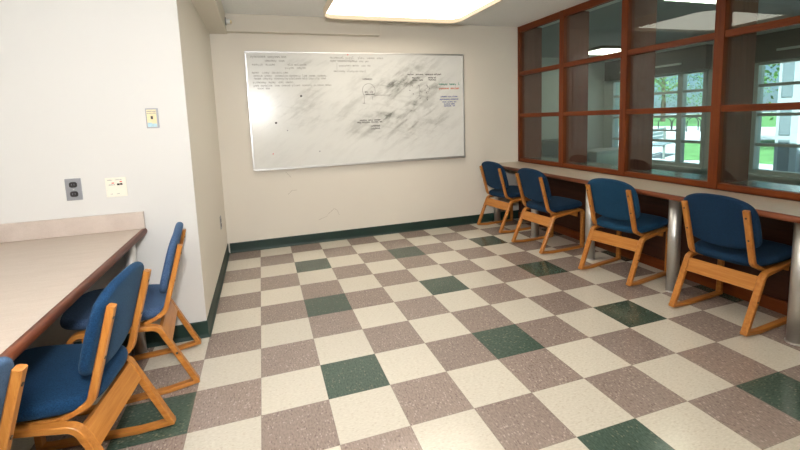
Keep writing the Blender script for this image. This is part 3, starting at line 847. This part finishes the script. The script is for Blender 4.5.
for z0 in (.036, .026):
    x = -a + .008
    while x < a - .014: box(bm, x, x + .003, -.0082, -.0076, z0, z0 + rn.uniform(.003, .006)); x += .0042
mesh_obj('printed_text', bm, M['greyink'], t)
boxo('toggle', M['black'], (-.006, .005, -.017, -.0082, -.006, .012), t, bev=.001)
# low outlet on the return wall
t = empty('power_outlet', (XL, -.53, .437), 0, 'narrow looking metal outlet low on the side wall near the corner', 'outlet')
boxo('plate', M['plate_metal'], (0, .006, -.036, .036, -.058, .058), t, bev=.002)
for s in (.022, -.022): boxo('socket', M['black'], (.0062, .0085, -.016, .016, s - .014, s + .014), t, bev=.001)
# sensor on the soffit
t = empty('motion_sensor', (-.155, -.20, 2.285), 0, 'small white round sensor on the soffit in the top left corner', 'sensor')
bm = bmesh.new(); cyl(bm, (.0035, 0, 0), .036, .007, 'x', 24); o = mesh_obj('base', bm, M['grey'], t); smooth_sides(o)
bm = bmesh.new(); cyl(bm, (.025, 0, 0), .024, .036, 'x', 24, .020); o = mesh_obj('body', bm, M['white_plastic'], t); smooth_sides(o)
bm = bmesh.new(); cyl(bm, (.050, 0, -.004), .019, .014, 'x', 24, .012); o = mesh_obj('lens', bm, M['yellowp'], t); smooth_sides(o)

# ============================================================ lights
def area(name, loc, rot, sx, sy, power, col):
    l = bpy.data.lights.new(name, 'AREA'); l.shape = 'RECTANGLE'; l.size = sx; l.size_y = sy; l.energy = power; l.color = col
    o = bpy.data.objects.new(name, l); COL.objects.link(o); o.location = loc; o.rotation_euler = rot; return o
fl = bpy.data.lights.new('camera_flash', 'SPOT'); fl.spot_size = math.radians(135); fl.spot_blend = .9; fl.energy = 165; fl.color = (1.0, .985, .97); fl.shadow_soft_size = .09
fo = bpy.data.objects.new('camera_flash', fl); COL.objects.link(fo); fo.location = (.035, -4.66, 1.66); fo.rotation_euler = Vector((-.03, -1, .02)).to_track_quat('Z', 'Y').to_euler()

bl = bpy.data.lights.new('camera_flash_bounce', 'SPOT'); bl.energy = 460; bl.spot_size = math.radians(112); bl.spot_blend = .6; bl.shadow_soft_size = .05; bl.color = (1.0, .985, .96)
bo = bpy.data.objects.new('camera_flash_bounce', bl); COL.objects.link(bo); bo.location = (.035, -4.66, 1.70); bo.rotation_euler = Vector((.25, -.38, -1)).to_track_quat('Z', 'Y').to_euler()
w = bpy.data.worlds.new('sky'); S.world = w; w.use_nodes = True; nt = w.node_tree
bg = nt.nodes['Background']
sky = nt.nodes.new('ShaderNodeTexSky'); sky.sky_type = 'HOSEK_WILKIE'; sky.turbidity = 4; sky.sun_direction = Vector((-.45, -.5, .74)).normalized()
nt.links.new(sky.outputs[0], bg.inputs[0]); bg.inputs[1].default_value = 2.6
sun = bpy.data.lights.new('sun', 'SUN'); sun.energy = 12.0; sun.angle = .01; sun.color = (1, .96, .9)
so = bpy.data.objects.new('sun', sun); COL.objects.link(so); so.rotation_euler = Vector((-.45, -.5, .74)).to_track_quat('Z', 'Y').to_euler()

# ============================================================ camera
cam = bpy.data.cameras.new('camera'); co = bpy.data.objects.new('camera', cam); COL.objects.link(co)
f, yw, pt, rl = 425.7455, math.radians(18.2628), math.radians(-6.7405), math.radians(-2.0485)
cy, sy, cp, sp = math.cos(yw), math.sin(yw), math.cos(pt), math.sin(pt)
F = Vector((sy * cp, cy * cp, sp)); R = Vector((cy, -sy, 0)); U = R.cross(F)
cr, sr = math.cos(rl), math.sin(rl)
R2 = R * cr + U * sr; U2 = -R * sr + U * cr
mat = Matrix((R2, U2, -F)).transposed().to_4x4(); mat.translation = Vector((.0876, -4.6541, 1.3095))
co.matrix_world = mat
cam.sensor_width = 36; cam.lens = f * 36 / 800; cam.sensor_fit = 'HORIZONTAL'
cam.shift_x = -(403.24 - 400) / 800; cam.shift_y = (169.58 - 225) / 800
cam.clip_start = .02; cam.clip_end = 300
S.camera = co
S.view_settings.view_transform = 'Standard'; S.view_settings.look = 'None'; S.view_settings.gamma = 1
S.view_settings.use_curve_mapping = False
S.view_settings.exposure = 0.36
